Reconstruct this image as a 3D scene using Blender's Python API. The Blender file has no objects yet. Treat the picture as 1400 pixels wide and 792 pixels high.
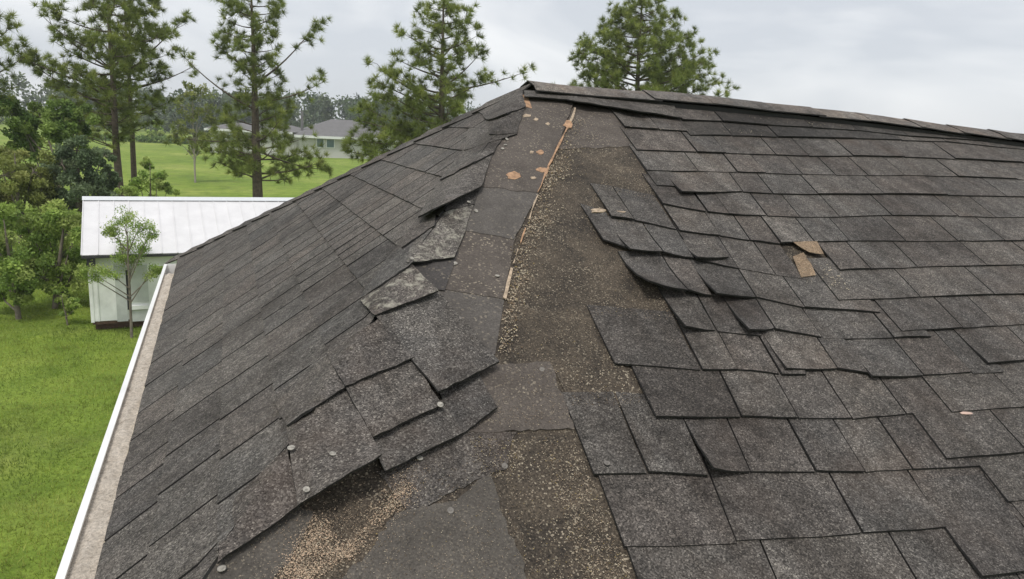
import bpy, bmesh, math, random
import numpy as np
from mathutils import Vector, Matrix

random.seed(11); rng = np.random.default_rng(7)
scene = bpy.context.scene
C = scene.collection
R_ = random.uniform

# ------------------------------------------------------------------ camera
S = 2.9                                   # metres from camera plane to the roof apex
FPX = 1000.0                              # focal length in 1400-wide pixels
CAMZ = 4.6
SL, SR = 0.70, 0.451                      # slopes of the hip end and of the main face
def unit(v): v = np.array(v, float); return v/np.linalg.norm(v)
_Y = unit((312-700, 160-396, FPX))
_h = np.array([math.cos(math.radians(3)), math.sin(math.radians(3)), 0])
_dn = unit(np.cross(_Y, _h)); _dn = _dn if _dn[1] > 0 else -_dn
_U = -_dn; _X = unit(np.cross(_Y, _U))
_A = np.array([720-700, 122-396, FPX])/FPX*S
M3 = np.stack([_X, _Y, _U])               # camera axes (right, down, forward) -> world
CAM = -(M3 @ _A)
ZA = CAMZ - CAM[2]                        # height of the roof apex above the lawn
CAM = CAM + np.array([0, 0, ZA])
camd = bpy.data.cameras.new('camera'); cam = bpy.data.objects.new('camera', camd); C.objects.link(cam)
r, d, f = M3 @ np.array([1., 0, 0]), M3 @ np.array([0, 1., 0]), M3 @ np.array([0, 0, 1.])
cam.matrix_world = Matrix(((r[0], -d[0], -f[0], CAM[0]), (r[1], -d[1], -f[1], CAM[1]), (r[2], -d[2], -f[2], CAM[2]), (0, 0, 0, 1)))
camd.sensor_width = 36; camd.lens = FPX/1400*36; camd.clip_end = 3000; camd.clip_start = 0.05
scene.camera = cam

# ------------------------------------------------------------------ sky, sun, exposure
SUN_EL, SUN_AZ = 62, 215                  # degrees; overcast
w = bpy.data.worlds.new('World'); scene.world = w; w.use_nodes = True
nt = w.node_tree; nt.nodes.clear()
def N(nt, t, **k):
    n = nt.nodes.new(t)
    for a, b in k.items(): setattr(n, a, b)
    return n
out = N(nt, 'ShaderNodeOutputWorld'); bg = N(nt, 'ShaderNodeBackground'); bg.inputs[1].default_value = 0.1
sky = N(nt, 'ShaderNodeTexSky', sky_type='NISHITA', sun_disc=False)
sky.sun_elevation = math.radians(SUN_EL); sky.sun_rotation = math.radians(SUN_AZ)
tc = N(nt, 'ShaderNodeTexCoord'); mp = N(nt, 'ShaderNodeMapping'); mp.inputs['Scale'].default_value = (1, 1, 3.2)
n1 = N(nt, 'ShaderNodeTexNoise'); n1.inputs['Scale'].default_value = 2.3; n1.inputs['Detail'].default_value = 4; n1.inputs['Roughness'].default_value = .5; n1.inputs['Distortion'].default_value = .7
rp = N(nt, 'ShaderNodeValToRGB'); rp.color_ramp.elements[0].position = .40; rp.color_ramp.elements[1].position = .60
rp.color_ramp.elements[0].color = (.475, .498, .532, 1); rp.color_ramp.elements[1].color = (.665, .673, .682, 1)
sc = N(nt, 'ShaderNodeMix', data_type='RGBA', blend_type='MULTIPLY'); sc.inputs[0].default_value = 1; sc.inputs[7].default_value = (10, 10, 10, 1)
mx = N(nt, 'ShaderNodeMix', data_type='RGBA'); mx.inputs[0].default_value = .93
L = nt.links.new
L(tc.outputs['Generated'], mp.inputs[0]); L(mp.outputs[0], n1.inputs['Vector']); L(n1.outputs[0], rp.inputs[0])
L(rp.outputs[0], sc.inputs[6]); L(sky.outputs[0], mx.inputs[6]); L(sc.outputs[2], mx.inputs[7]); L(mx.outputs[2], bg.inputs[0]); L(bg.outputs[0], out.inputs[0])
sd = bpy.data.lights.new('sun', 'SUN'); sd.energy = 1.5; sd.angle = math.radians(16); sd.color = (1, .96, .9)
so = bpy.data.objects.new('sun', sd); C.objects.link(so)
_a, _e = math.radians(SUN_AZ), math.radians(SUN_EL)
sunv = Vector((math.sin(_a)*math.cos(_e), math.cos(_a)*math.cos(_e), math.sin(_e)))
so.rotation_euler = sunv.to_track_quat('Z', 'Y').to_euler(); so.location = (0, 0, 30)
vs = scene.view_settings; vs.view_transform = 'Standard'; vs.look = 'None'; vs.gamma = 1; vs.exposure = 0.55; vs.use_curve_mapping = False

# ------------------------------------------------------------------ survey helpers (photo bearings -> points on real surfaces)
def ray(px, py): return M3 @ np.array([(px-700)/FPX, (py-396)/FPX, 1.0])
def hit(px, py, n, p0):
    q = ray(px, py); return CAM + q*(np.dot(np.array(p0)-CAM, n)/np.dot(q, n))
APEX = np.array([0, 0, ZA])
NR = unit((0, -SR, 1)); NL = unit((-SL, 0, 1))
CR, CL = math.sqrt(1+SR*SR), math.sqrt(1+SL*SL)
def onR(px, py, h=0): return hit(px, py, NR, APEX+NR*h)
def onL(px, py, h=0): return hit(px, py, NL, APEX+NL*h)
def surf(px, py, h=0):                    # the roof near the hip: whichever face is there
    p = onR(px, py, h)
    if SL*p[0] >= p[2]-ZA-h*1.1: return p, NR
    return onL(px, py, h), NL
def at_y(px, py, Y): q = ray(px, py); return CAM + q*((Y-CAM[1])/q[1])
def Rpos(x, dd, h=0): return APEX + np.array([x, -dd/CR, -dd*SR/CR]) + NR*h      # dd: metres down the main face
def Lpos(y, x, h=0): return APEX + np.array([x, y, SL*x]) + NL*h
def Ruv(p): return p[0], -(p[1])*CR

# ------------------------------------------------------------------ object helpers
def tag(o, label=None, cat=None, group=None, kind=None):
    for k, v in (('label', label), ('category', cat), ('group', group), ('kind', kind)):
        if v: o[k] = v
    return o
def empty(name, loc):
    o = bpy.data.objects.new(name, None); o.location = loc; C.objects.link(o); return o
def link(name, me, mats, parent=None):
    o = bpy.data.objects.new(name, me); C.objects.link(o)
    for m in (mats if isinstance(mats, (list, tuple)) else [mats]): me.materials.append(m)
    if parent is not None:
        o.parent = parent
        if parent.type == 'EMPTY': o.matrix_parent_inverse = Matrix.Translation(-parent.location)
    return o
def mesh(name, verts, faces, mats, parent=None, smooth=False, mi=None):
    me = bpy.data.meshes.new(name); me.from_pydata([tuple(map(float, v)) for v in verts], [], [tuple(map(int, q)) for q in faces])
    if mi is not None: me.polygons.foreach_set('material_index', mi)
    if smooth: me.polygons.foreach_set('use_smooth', [True]*len(me.polygons))
    me.update(); return link(name, me, mats, parent)
def tri_mesh(name, V, mats, parent=None, mi=None):   # V: (n,3,3) loose triangles
    n = len(V); me = bpy.data.meshes.new(name)
    me.vertices.add(n*3); me.vertices.foreach_set('co', np.ascontiguousarray(V, dtype=np.float32).ravel())
    me.loops.add(n*3); me.loops.foreach_set('vertex_index', np.arange(n*3, dtype=np.int32))
    me.polygons.add(n); me.polygons.foreach_set('loop_start', np.arange(0, n*3, 3, dtype=np.int32))
    me.polygons.foreach_set('loop_total', np.full(n, 3, np.int32))
    if mi is not None: me.polygons.foreach_set('material_index', np.asarray(mi, np.int32))
    me.update(calc_edges=True); return link(name, me, mats, parent)
BOXF = [(0, 1, 3, 2), (4, 6, 7, 5), (0, 4, 5, 1), (2, 3, 7, 6), (0, 2, 6, 4), (1, 5, 7, 3)]
def box(name, a, b, mat, parent=None):
    V = [(x, y, z) for x in (a[0], b[0]) for y in (a[1], b[1]) for z in (a[2], b[2])]
    return mesh(name, V, BOXF, mat, parent)
def tube_geo(pts, rad, k=7):
    V, F = [], []
    P = [np.array(p, float) for p in pts]
    for i, p in enumerate(P):
        t = unit(P[min(i+1, len(P)-1)]-P[max(i-1, 0)]); a = unit(np.cross(t, (0.31, .95, .07))); b = np.cross(t, a)
        for j in range(k): V.append(p+rad[i]*(a*math.cos(2*math.pi*j/k)+b*math.sin(2*math.pi*j/k)))
    for i in range(len(P)-1):
        for j in range(k): F.append((i*k+j, i*k+(j+1) % k, (i+1)*k+(j+1) % k, (i+1)*k+j))
    return V, F
class Geo:
    def __init__(s): s.V, s.F, s.M = [], [], []
    def add(s, V, F, m=0):
        o = len(s.V); s.V += list(V); s.F += [tuple(i+o for i in q) for q in F]; s.M += [m]*len(F)
    def box(s, a, b, m=0): s.add([(x, y, z) for x in (a[0], b[0]) for y in (a[1], b[1]) for z in (a[2], b[2])], BOXF, m)
    def tube(s, pts, rad, k=7, m=0): s.add(*tube_geo(pts, rad, k), m)
    def build(s, name, mats, parent=None, smooth=False): return mesh(name, s.V, s.F, mats, parent, smooth, s.M)

# ------------------------------------------------------------------ materials
def newmat(name):
    m = bpy.data.materials.new(name); m.use_nodes = True
    nt = m.node_tree; return m, nt, nt.nodes['Principled BSDF']
def ramp(nt, stops, src=None, interp='LINEAR'):
    r = N(nt, 'ShaderNodeValToRGB'); cr = r.color_ramp; cr.interpolation = interp
    while len(cr.elements) < len(stops): cr.elements.new(.5)
    for e, (p, c) in zip(cr.elements, stops): e.position = p; e.color = (*c, 1) if len(c) == 3 else c
    if src is not None: nt.links.new(src, r.inputs[0])
    return r.outputs[0]
def noise(nt, vec, scale, detail=2, rough=.5, dist=0):
    n = N(nt, 'ShaderNodeTexNoise'); n.inputs['Scale'].default_value = scale; n.inputs['Detail'].default_value = detail
    n.inputs['Roughness'].default_value = rough; n.inputs['Distortion'].default_value = dist
    nt.links.new(vec, n.inputs['Vector']); return n.outputs[0]
def mixc(nt, fac, a, b, mode='MIX'):
    m = N(nt, 'ShaderNodeMix', data_type='RGBA', blend_type=mode)
    for i, v in ((0, fac), (6, a), (7, b)):
        if isinstance(v, bpy.types.NodeSocket): nt.links.new(v, m.inputs[i])
        elif i == 0: m.inputs[0].default_value = v
        else: m.inputs[i].default_value = (*v, 1)
    return m.outputs[2]
def mathn(nt, op, a, b=None):
    m = N(nt, 'ShaderNodeMath', operation=op)
    for i, v in ((0, a), (1, b)):
        if v is None: continue
        if isinstance(v, bpy.types.NodeSocket): nt.links.new(v, m.inputs[i])
        else: m.inputs[i].default_value = v
    return m.outputs[0]
def bump(nt, bsdf, hsock, strength, dist):
    b = N(nt, 'ShaderNodeBump'); b.inputs['Strength'].default_value = strength; b.inputs['Distance'].default_value = dist
    nt.links.new(hsock, b.inputs['Height']); nt.links.new(b.outputs[0], bsdf.inputs['Normal'])
def shingle_mat(name, g=1.0, stain=(.085, .062, .048), stain_amt=.55, lights=.5, moss=0., streak=0.):
    m, nt, b = newmat(name); pos = N(nt, 'ShaderNodeNewGeometry').outputs['Position']
    inf = N(nt, 'ShaderNodeObjectInfo').outputs['Random']
    v = N(nt, 'ShaderNodeTexVoronoi'); v.inputs['Scale'].default_value = 380; nt.links.new(pos, v.inputs['Vector'])
    sep = N(nt, 'ShaderNodeSeparateColor'); nt.links.new(v.outputs['Color'], sep.inputs[0])
    base = ramp(nt, [(0, (.038*g, .0355*g, .033*g)), (.45, (.087*g, .081*g, .076*g)), (.8, (.138*g, .128*g, .119*g)), (.94, (.195*g, .182*g, .169*g)), (1, (.19*g+.18*lights, .18*g+.17*lights, .165*g+.15*lights))], sep.outputs[0])
    big = noise(nt, pos, 7, 4, .6)
    sm = ramp(nt, [(.44, (0, 0, 0)), (.7, (1, 1, 1))], big)
    col = mixc(nt, mathn(nt, 'MULTIPLY', sm, stain_amt), base, mixc(nt, .55, stain, base))
    mid = noise(nt, pos, 34, 3, .65)
    col = mixc(nt, 1, col, ramp(nt, [(.3, (.66, .66, .66)), (.72, (1.28, 1.28, 1.28))], mid), 'MULTIPLY')
    wx = noise(nt, pos, 2.6, 5, .68, .8)           # long-term weathering across the courses
    col = mixc(nt, 1, col, ramp(nt, [(.34, (.62, .61, .60)), (.5, (1, 1, 1)), (.68, (1.30, 1.28, 1.25))], wx), 'MULTIPLY')
    if not streak:                            # rain runs down the main face
        mp = N(nt, 'ShaderNodeMapping'); mp.inputs['Scale'].default_value = (16, 1.6, 1.6); nt.links.new(pos, mp.inputs[0])
        col = mixc(nt, 1, col, ramp(nt, [(.35, (.78, .76, .74)), (.55, (1, 1, 1)), (.7, (1.18, 1.18, 1.17))], noise(nt, mp.outputs[0], 1.0, 4, .65)), 'MULTIPLY')
    # each shingle was cut from a different batch
    tint = ramp(nt, [(0, (.78, .77, .77)), (.25, (1.02, .96, .92)), (.5, (.88, .885, .89)), (.75, (1.16, 1.13, 1.09)), (1, (.92, .89, .87))], inf)
    col = mixc(nt, 1, col, tint, 'MULTIPLY')
    if streak:                                # runs of washed granules down the slope
        mp = N(nt, 'ShaderNodeMapping'); mp.inputs['Scale'].default_value = (3, 42, 3); nt.links.new(pos, mp.inputs[0])
        s = noise(nt, mp.outputs[0], 1.0, 4, .7)
        col = mixc(nt, mathn(nt, 'MULTIPLY', ramp(nt, [(.60, (0, 0, 0)), (.72, (1, 1, 1))], s), streak), col, (.24, .23, .215))
    if moss:
        mm = noise(nt, pos, 26, 5, .7, .6)
        col = mixc(nt, mathn(nt, 'MULTIPLY', ramp(nt, [(.5, (0, 0, 0)), (.64, (1, 1, 1))], mm), moss), col, (.42, .40, .33))
    nt.links.new(col, b.inputs['Base Color']); b.inputs['Roughness'].default_value = .88; b.inputs['Specular IOR Level'].default_value = .3
    hh = mathn(nt, 'ADD', mathn(nt, 'MULTIPLY', v.outputs['Distance'], -1.0), mathn(nt, 'MULTIPLY', mid, 1.5))
    bump(nt, b, hh, .7, .004)
    return m
def felt_mat(name, c1=(.075, .060, .052), c2=(.115, .098, .088), grit=.5, gs=190, rough=(.62, 1.3)):
    m, nt, b = newmat(name); pos = N(nt, 'ShaderNodeNewGeometry').outputs['Position']
    a = noise(nt, pos, 9, 7, .72, .5); col = ramp(nt, [(.32, c1), (.68, c2)], a)
    fine = noise(nt, pos, 240, 3, .7)
    col = mixc(nt, 1, col, ramp(nt, [(.32, (rough[0],)*3), (.68, (rough[1],)*3)], fine), 'MULTIPLY')
    v = N(nt, 'ShaderNodeTexVoronoi'); v.inputs['Scale'].default_value = gs; nt.links.new(pos, v.inputs['Vector'])
    sep = N(nt, 'ShaderNodeSeparateColor'); nt.links.new(v.outputs['Color'], sep.inputs[0])
    patch = noise(nt, pos, 5.5, 3, .6)
    spk = mathn(nt, 'MULTIPLY', ramp(nt, [(.90, (0, 0, 0)), (.96, (1, 1, 1))], sep.outputs[0]), ramp(nt, [(.38, (.1, .1, .1)), (.66, (1, 1, 1))], patch))
    col = mixc(nt, mathn(nt, 'MULTIPLY', spk, grit), col, (.42, .36, .27))
    nt.links.new(col, b.inputs['Base Color']); b.inputs['Roughness'].default_value = .82; b.inputs['Specular IOR Level'].default_value = .3
    bump(nt, b, mathn(nt, 'ADD', mathn(nt, 'MULTIPLY', a, 3.0), fine), .5, .004)
    return m
def plain(name, c, rough=.6, var=.15, scale=20, metal=0, bumpd=0):
    m, nt, b = newmat(name); pos = N(nt, 'ShaderNodeNewGeometry').outputs['Position']
    n = noise(nt, pos, scale, 4, .6)
    col = mixc(nt, 1, c, ramp(nt, [(.3, (1-var,)*3), (.7, (1+var,)*3)], n), 'MULTIPLY')
    nt.links.new(col, b.inputs['Base Color']); b.inputs['Roughness'].default_value = rough; b.inputs['Metallic'].default_value = metal
    if bumpd: bump(nt, b, n, .6, bumpd)
    return m
def leaf_mat(name, c, var=.35, trans=.35):
    m, nt, b = newmat(name); pos = N(nt, 'ShaderNodeNewGeometry').outputs['Position']
    n = noise(nt, pos, 1.7, 3, .6)
    col = mixc(nt, 1, c, ramp(nt, [(.3, (1-var, 1-var, 1-var)), (.7, (1+var, 1+var*.9, 1+var*.6))], n), 'MULTIPLY')
    nt.links.new(col, b.inputs['Base Color']); b.inputs['Roughness'].default_value = .6; b.inputs['Specular IOR Level'].default_value = .25
    tr = N(nt, 'ShaderNodeBsdfTranslucent'); nt.links.new(col, tr.inputs[0])
    ms = N(nt, 'ShaderNodeMixShader'); ms.inputs[0].default_value = trans
    nt.links.new(b.outputs[0], ms.inputs[1]); nt.links.new(tr.outputs[0], ms.inputs[2]); nt.links.new(ms.outputs[0], nt.nodes['Material Output'].inputs[0])
    return m
M = {}
M['shingle'] = shingle_mat('shingle_granules', 1.0)
M['shingle_b'] = shingle_mat('shingle_granules_brown', 1.0, stain_amt=.9)
M['shingle_left'] = shingle_mat('shingle_granules_streaked', 1.05, stain_amt=.4, streak=.5)
M['shingle_wrap'] = shingle_mat('shingle_granules_coarse', .98, stain_amt=.75, lights=.7)
M['shingle_moss'] = shingle_mat('shingle_granules_lichen', 1.0, lights=.8, moss=.75)
M['shingle_flat'] = shingle_mat('shingle_granules_worn_blue', .85, stain_amt=.3, lights=.5)
M['deck'] = felt_mat('worn_deck', (.022, .018, .0145), (.092, .073, .053), .8, 330, (.28, 1.75))
M['shingle_dark'] = shingle_mat('shingle_granules_tarry', .55, stain=(.05, .04, .034), stain_amt=.6, lights=.3)
M['cap'] = shingle_mat('shingle_granules_cap', 1.5, stain=(.22, .165, .125), stain_amt=.95, lights=.1)
M['felt_low'] = felt_mat('felt_low', (.058, .051, .044), (.108, .096, .083), .3, 420)
M['patch'] = felt_mat('tan_patch', (.12, .085, .055), (.31, .22, .14), .5, 300, (.4, 1.5))
M['deck_left'] = plain('dark_deck', (.03, .028, .027), .9)
M['felt'] = felt_mat('felt_brown', (.064, .053, .045), (.112, .095, .082), .6, 240)
M['felt_grey'] = felt_mat('felt_grey', (.072, .064, .057), (.118, .106, .096), .4)
M['felt_dark'] = felt_mat('felt_dark', (.045, .040, .038), (.075, .068, .064), .3)
M['wood'] = plain('bare_wood', (.34, .205, .12), .9, .5, 70, bumpd=.004)
M['wood_pale'] = plain('pale_wood', (.36, .28, .20), .9, .5, 90, bumpd=.004)
M['nail'] = plain('galvanised_nail', (.31, .29, .255), .65, .5, 170, .2)
M['nail_dark'] = plain('dirty_nail', (.16, .145, .13), .7, .3, 150)
M['core'] = plain('asphalt_core', (.018, .017, .016), .9, .3, 80)
M['vent'] = plain('vent_black', (.018, .017, .017), .8)
M['white_metal'] = plain('white_painted_metal', (.78, .78, .77), .4, .09, 5)
M['gutter_in'] = plain('gutter_inside', (.22, .21, .2), .6)
M['drip'] = plain('drip_edge_tan', (.48, .41, .28), .6, .25, 30)
M['soffit'] = plain('white_trim', (.72, .72, .70), .5, .05)
M['siding'] = plain('siding_cream', (.62, .60, .55), .6, .06)

# ------------------------------------------------------------------ setting: lawn
def lawn_mat():
    m, nt, b = newmat('lawn_grass'); pos = N(nt, 'ShaderNodeNewGeometry').outputs['Position']
    a = noise(nt, pos, .10, 4, .6); c = noise(nt, pos, 1.1, 5, .65); e = noise(nt, pos, 14, 5, .75)
    col = ramp(nt, [(.32, (.135, .21, .032)), (.5, (.195, .275, .046)), (.68, (.275, .33, .08))], a)
    col = mixc(nt, 1, col, ramp(nt, [(.28, (.60, .66, .55)), (.5, (1, 1, 1)), (.72, (1.3, 1.2, 1.25))], c), 'MULTIPLY')
    f2 = noise(nt, pos, .42, 4, .6, .5)
    col = mixc(nt, mathn(nt, 'MULTIPLY', ramp(nt, [(.52, (0, 0, 0)), (.72, (1, 1, 1))], f2), .3), col, (.25, .23, .10))
    col = mixc(nt, 1, col, ramp(nt, [(.25, (.5, .55, .45)), (.75, (1.4, 1.35, 1.3))], e), 'MULTIPLY')
    nt.links.new(col, b.inputs['Base Color']); b.inputs['Roughness'].default_value = .9; b.inputs['Specular IOR Level'].default_value = .15
    bump(nt, b, e, .8, .05); return m
M['lawn'] = lawn_mat()
g = Geo(); nx = 40
xs = np.concatenate([np.linspace(-900, -60, 10), np.linspace(-50, 60, 56), np.linspace(80, 900, 10)]); ys = np.concatenate([np.linspace(-200, -10, 5), np.linspace(-5, 120, 60), np.linspace(140, 1200, 12)])
V = [(x, y, 0.05*math.sin(x*.21)*math.sin(y*.17+1)*min(1, max(0, (y-6)/20)) if y < 130 else 0) for y in ys for x in xs]
F = [(j*len(xs)+i, j*len(xs)+i+1, (j+1)*len(xs)+i+1, (j+1)*len(xs)+i) for j in range(len(ys)-1) for i in range(len(xs)-1)]
lawn = mesh('lawn', V, F, M['lawn'], None, True); tag(lawn, kind='structure')
lawn['label'] = 'mown bright green lawn around the shed and pines'

# ------------------------------------------------------------------ the house with the damaged hip roof
house = tag(empty('house', (1.5, 0, 0)), 'house with a weathered dark hip roof, shingles curled and missing along the hip', 'house')
EAVE_D = 2.2
def xg(y): return -1.353-.0195*y            # the hip end's eave line
def ridge_pt(x):
    dy = -.0295*min(x, 2.8)**2-.165*max(0, x-2.8)
    return np.array([x, dy, dy*SR])+APEX
XR = 5.2
farc = np.array([xg(1.72), 1.72, ZA+SL*xg(1.72)])
nearc = None
for _y in np.linspace(-1.9, -2.4, 400):
    if SL*xg(_y) >= SR*_y: nearc = np.array([xg(_y), _y, ZA+SL*xg(_y)]); break
# decks (parts) that carry the shingles (sub-parts)
ye = nearc[1]-.10
def deck(name, V, mat, th=.02):
    V = [np.array(v) for v in V]; n = len(V); B = [v-np.array([0, 0, th]) for v in V]
    F = [tuple(range(n)), tuple(range(2*n-1, n-1, -1))]+[(i, i+n, (i+1) % n+n, (i+1) % n) for i in range(n)]
    return mesh(name, V+B, F, mat, house)
main_slope = deck('roof_slope', [APEX, nearc, np.array([XR, nearc[1], ZA+SR*nearc[1]])]+[ridge_pt(q) for q in (XR, 2.8, 2.1, 1.4, .7)], M['deck'])
main_slope['label'] = 'main roof face with slipped, curled and missing shingles'
end_slope = deck('roof_slope', [APEX-np.array([0, 0, .003]), farc, nearc-np.array([0, 0, .003])], M['deck_left'])
end_slope['label'] = 'hip end of the roof above the gutter'
backe = np.array([XR, farc[1], farc[2]])
back_slope = deck('roof_slope', [APEX-np.array([0, 0, .003])]+[ridge_pt(q)-np.array([0, 0, .003]) for q in (.7, 1.4, 2.1, 2.8, XR)]+[backe, farc-np.array([0, 0, .002])], M['shingle'])
# walls, fascia, soffit under the roof
zw = farc[2]-.06
g = Geo(); g.box((-1.05, -1.75, 0), (5.0, 1.4, zw-.02)); g.build('wall', M['siding'], house)
box('soffit', (-1.27, -2.0, zw-.02), (5.1, 1.62, zw), M['soffit'], house)

# ---- shingle builder
def slab(name, parent, mat, P, nrm, th=.005):
    """P[j][i]: grid of top points, j from upslope to butt; nrm the same grid of normals"""
    nj, ni = len(P), len(P[0]); V, F = [], []
    for j in range(nj):
        for i in range(ni): V.append(P[j][i])
    for j in range(nj):
        for i in range(ni): V.append(P[j][i]-nrm[j][i]*th)
    o = nj*ni
    for j in range(nj-1):
        for i in range(ni-1):
            a, b, c, d_ = j*ni+i, j*ni+i+1, (j+1)*ni+i+1, (j+1)*ni+i
            F.append((a, d_, c, b)); F.append((a+o, b+o, c+o, d_+o))
    for i in range(ni-1):
        a, b = i, i+1; F.append((a, b, b+o, a+o))
        a, b = (nj-1)*ni+i, (nj-1)*ni+i+1; F.append((b, a, a+o, b+o))
    for j in range(nj-1):
        a, b = j*ni, (j+1)*ni; F.append((b, a, a+o, b+o))
        a, b = j*ni+ni-1, (j+1)*ni+ni-1; F.append((a, b, b+o, a+o))
    mi = [0 if k % 2 == 0 and k < 2*(nj-1)*(ni-1) else 1 for k in range(len(F))]
    return mesh(name, V, F, [mat, M['core']], parent, False, mi)
count = {'s': 0}
def quad_shingle(mat, TL, TR, BR, BL, h=(.006, .006, .014, .014), ni=5, nj=4, th=.005, parent=None, bulge=0, name='shingle', jit=1.2, wave=.0015):
    """a shingle that follows the roof wherever it lies, hip included; corners as bearings, h the height of each corner"""
    TL, TR, BR, BL = [np.array(c, float) for c in (TL, TR, BR, BL)]
    P, Q = [], []
    for j in range(nj):
        t = j/(nj-1); a, b = [], []
        for i in range(ni):
            s = i/(ni-1)
            p = (TL*(1-s)+TR*s)*(1-t)+(BL*(1-s)+BR*s)*t
            if jit: p = p+np.array([R_(-jit, jit)*.5, R_(-jit, jit)*.6])*(1.5 if t in (0, 1) or s in (0, 1) else .5)
            tt = t*t
            hh = (h[0]*(1-s)+h[1]*s)*(1-tt)+(h[3]*(1-s)+h[2]*s)*tt+bulge*math.sin(math.pi*s)*t+R_(-wave, wave)*t*.5+wave*2.2*math.sin(p[0]*.083+p[1]*.031)*math.sin(p[1]*.071-p[0]*.019)*t
            q, n = surf(p[0], p[1], hh); a.append(q); b.append(n)
        P.append(a); Q.append(b)
    return slab(name, parent or main_slope, mat, P, Q, th)

# ---- main face: one run of butt corners per course, (x, y, lift) along the course
def run(pts, mats=None, length=.215, extra=0., ni=4, gapw=.0022):
    if pts[-1][0] >= 1395:                      # the course goes on past the edge of the picture
        (xa, ya), (xb, yb) = pts[-2][:2], pts[-1][:2]
        for q in (1, 2): pts = pts+[(xb+q*95, yb+(yb-ya)/(xb-xa)*q*95)]
    pts = [(p[0], p[1], (p[2] if len(p) > 2 else R_(.0, .0035))+.011+extra) for p in pts]
    for k in range(len(pts)-1):
        A, B = pts[k], pts[k+1]
        xa, da = Ruv(onR(A[0], A[1], A[2])); xb, db = Ruv(onR(B[0], B[1], B[2]))
        step = R_(-.0025, .0025)
        P, Q = [], []
        ha, hb = A[2], B[2]
        if A[2] < .016 and B[2] < .016: ha = hb = .011+extra+random.choice((0, 0, .001, .0035))
        nj = 4; sag = R_(-.0015, .0015)
        for j in range(nj):
            t = j/(nj-1); a, b = [], []
            for i in range(ni):
                s = i/(ni-1)
                x = xa*(1-s)+xb*s+gapw*(.5-s)*2; dd = da*(1-s)+db*s+step
                ll = length
                dd2 = dd-ll*(1-t); x += min(.25, max(.08, .08+(A[0]*(1-s)+B[0]*s-800)/220*.17))*ll*(1-t)
                hl = ha*(1-s)**1.5+hb*(1-(1-s)**1.5)
                hh = (.0035+extra)*(1-t)+(hl)*(t if hl < .02 else t**1.8)+sag*math.sin(s*math.pi)*t
                if j == nj-1: dd2 += R_(-.0014, .0014); x += R_(-.001, .001)
                a.append(Rpos(x, dd2, hh)); b.append(NR)
            P.append(a); Q.append(b)
        m = mats[k] if mats and k < len(mats) and mats[k] else (M['shingle'] if random.random() < .72 else M['shingle_b'])
        slab('shingle', main_slope, m, P, Q); count['s'] += 1
fl, br = M['shingle_flat'], M['shingle_b']
# lowest course first
run([(890, 848), (1082, 842), (1278, 832), (1420, 826)])
run([(851, 740), (1005, 737.5), (1178, 725.5), (1292, 718), (1400, 711)])
run([(1336, 780, .006), (1440, 767, .004)], extra=.006)
run([(1376, 683, .003), (1450, 676)], extra=.002)
run([(811, 644), (884, 643), (967, 645.5, .004)], [fl, M['shingle']])
run([(968, 629, .028), (1024, 640, .002), (1113, 641), (1180, 639.5), (1245, 637), (1338, 632.5)], [br])
run([(1290, 622, .002), (1400, 613), (1480, 607)], extra=.003)
run([(894, 565, .008), (1012, 566.5, .002), (1090, 569), (1163, 568), (1237, 563.5), (1299, 561), (1400, 555), (1480, 551)], [fl])
run([(839, 495), (957, 503)], [fl])
run([(958, 501, .004), (1007, 503), (1066, 508), (1102, 509)])
run([(1071, 499, .010), (1143, 500.5), (1187, 507, .003)], extra=.003)
run([(1188, 509.5, .012), (1261, 510.5), (1327, 507.5), (1372, 505)])
run([(1348, 493, .005), (1420, 488)], extra=.004)
run([(933, 440, .022), (978, 450), (1041, 456)])
run([(1018, 443, .026), (1057, 445.5, .006), (1122, 458, .003)], [br], extra=.002)
run([(1124, 461), (1220, 460), (1272, 458)])
run([(1230, 450, .004), (1315, 446), (1362, 443), (1440, 439)], extra=.003)
run([(880, 375, .05), (937, 391, .022), (973, 402, .004)])
run([(974, 394, .026), (1031, 402.5, .004), (1098, 417), (1203, 425)], [fl], extra=.002)
run([(1144, 407.5, .004), (1256, 403.5), (1357, 399.5), (1440, 397)], extra=.003)
run([(822, 324, .006), (858, 336.5, .004)], extra=.0)
run([(858, 336, .022), (905, 341, .012), (949, 351, .004), (1008, 365, .002), (1060, 374), (1100, 379)])
run([(950, 347, .016), (995, 348, .006)], extra=.006, length=.12)
run([(1146, 366.5, .003), (1188, 364.5), (1252, 363), (1347, 360.3), (1420, 359)], extra=.002)
run([(835, 294), (866, 299), (924, 311)], [fl, fl])
run([(928, 313, .004), (984, 320.5, .002), (1025, 325.5, .004), (1067, 330.5, .004)])
run([(1066, 329, .004), (1112, 328.5), (1160, 327.5), (1237, 326.5), (1307, 327), (1371, 326.3), (1450, 325.5)], extra=.002)
run([(905, 277), (965, 288)], [br])
run([(966, 288), (996, 291.5)], [br])
run([(995, 290, .004), (1047, 293), (1092, 294.3), (1147, 294), (1218, 293), (1309, 294), (1360, 294.6), (1450, 296)], extra=.001)
run([(896, 250), (932, 254)], [br])
run([(930, 259, .016), (1015, 260.5), (1056, 262.8), (1117, 264), (1207, 264), (1295, 265), (1375, 266.6), (1450, 268)], [br], extra=.001)
run([(884, 231), (954, 232.5), (1007, 234), (1046, 234.5), (1097, 236.3), (1142, 237.3), (1186, 238), (1236, 238.3), (1309, 239.6), (1390, 243.4), (1460, 247)])
run([(870, 202.5), (952, 206.5), (992, 207), (1060, 209.8), (1105, 210.6), (1165, 211.8), (1236, 213), (1305, 215.5), (1397, 221), (1470, 226)])
run([(853, 172), (900, 174.5), (940, 178)], [br])
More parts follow.
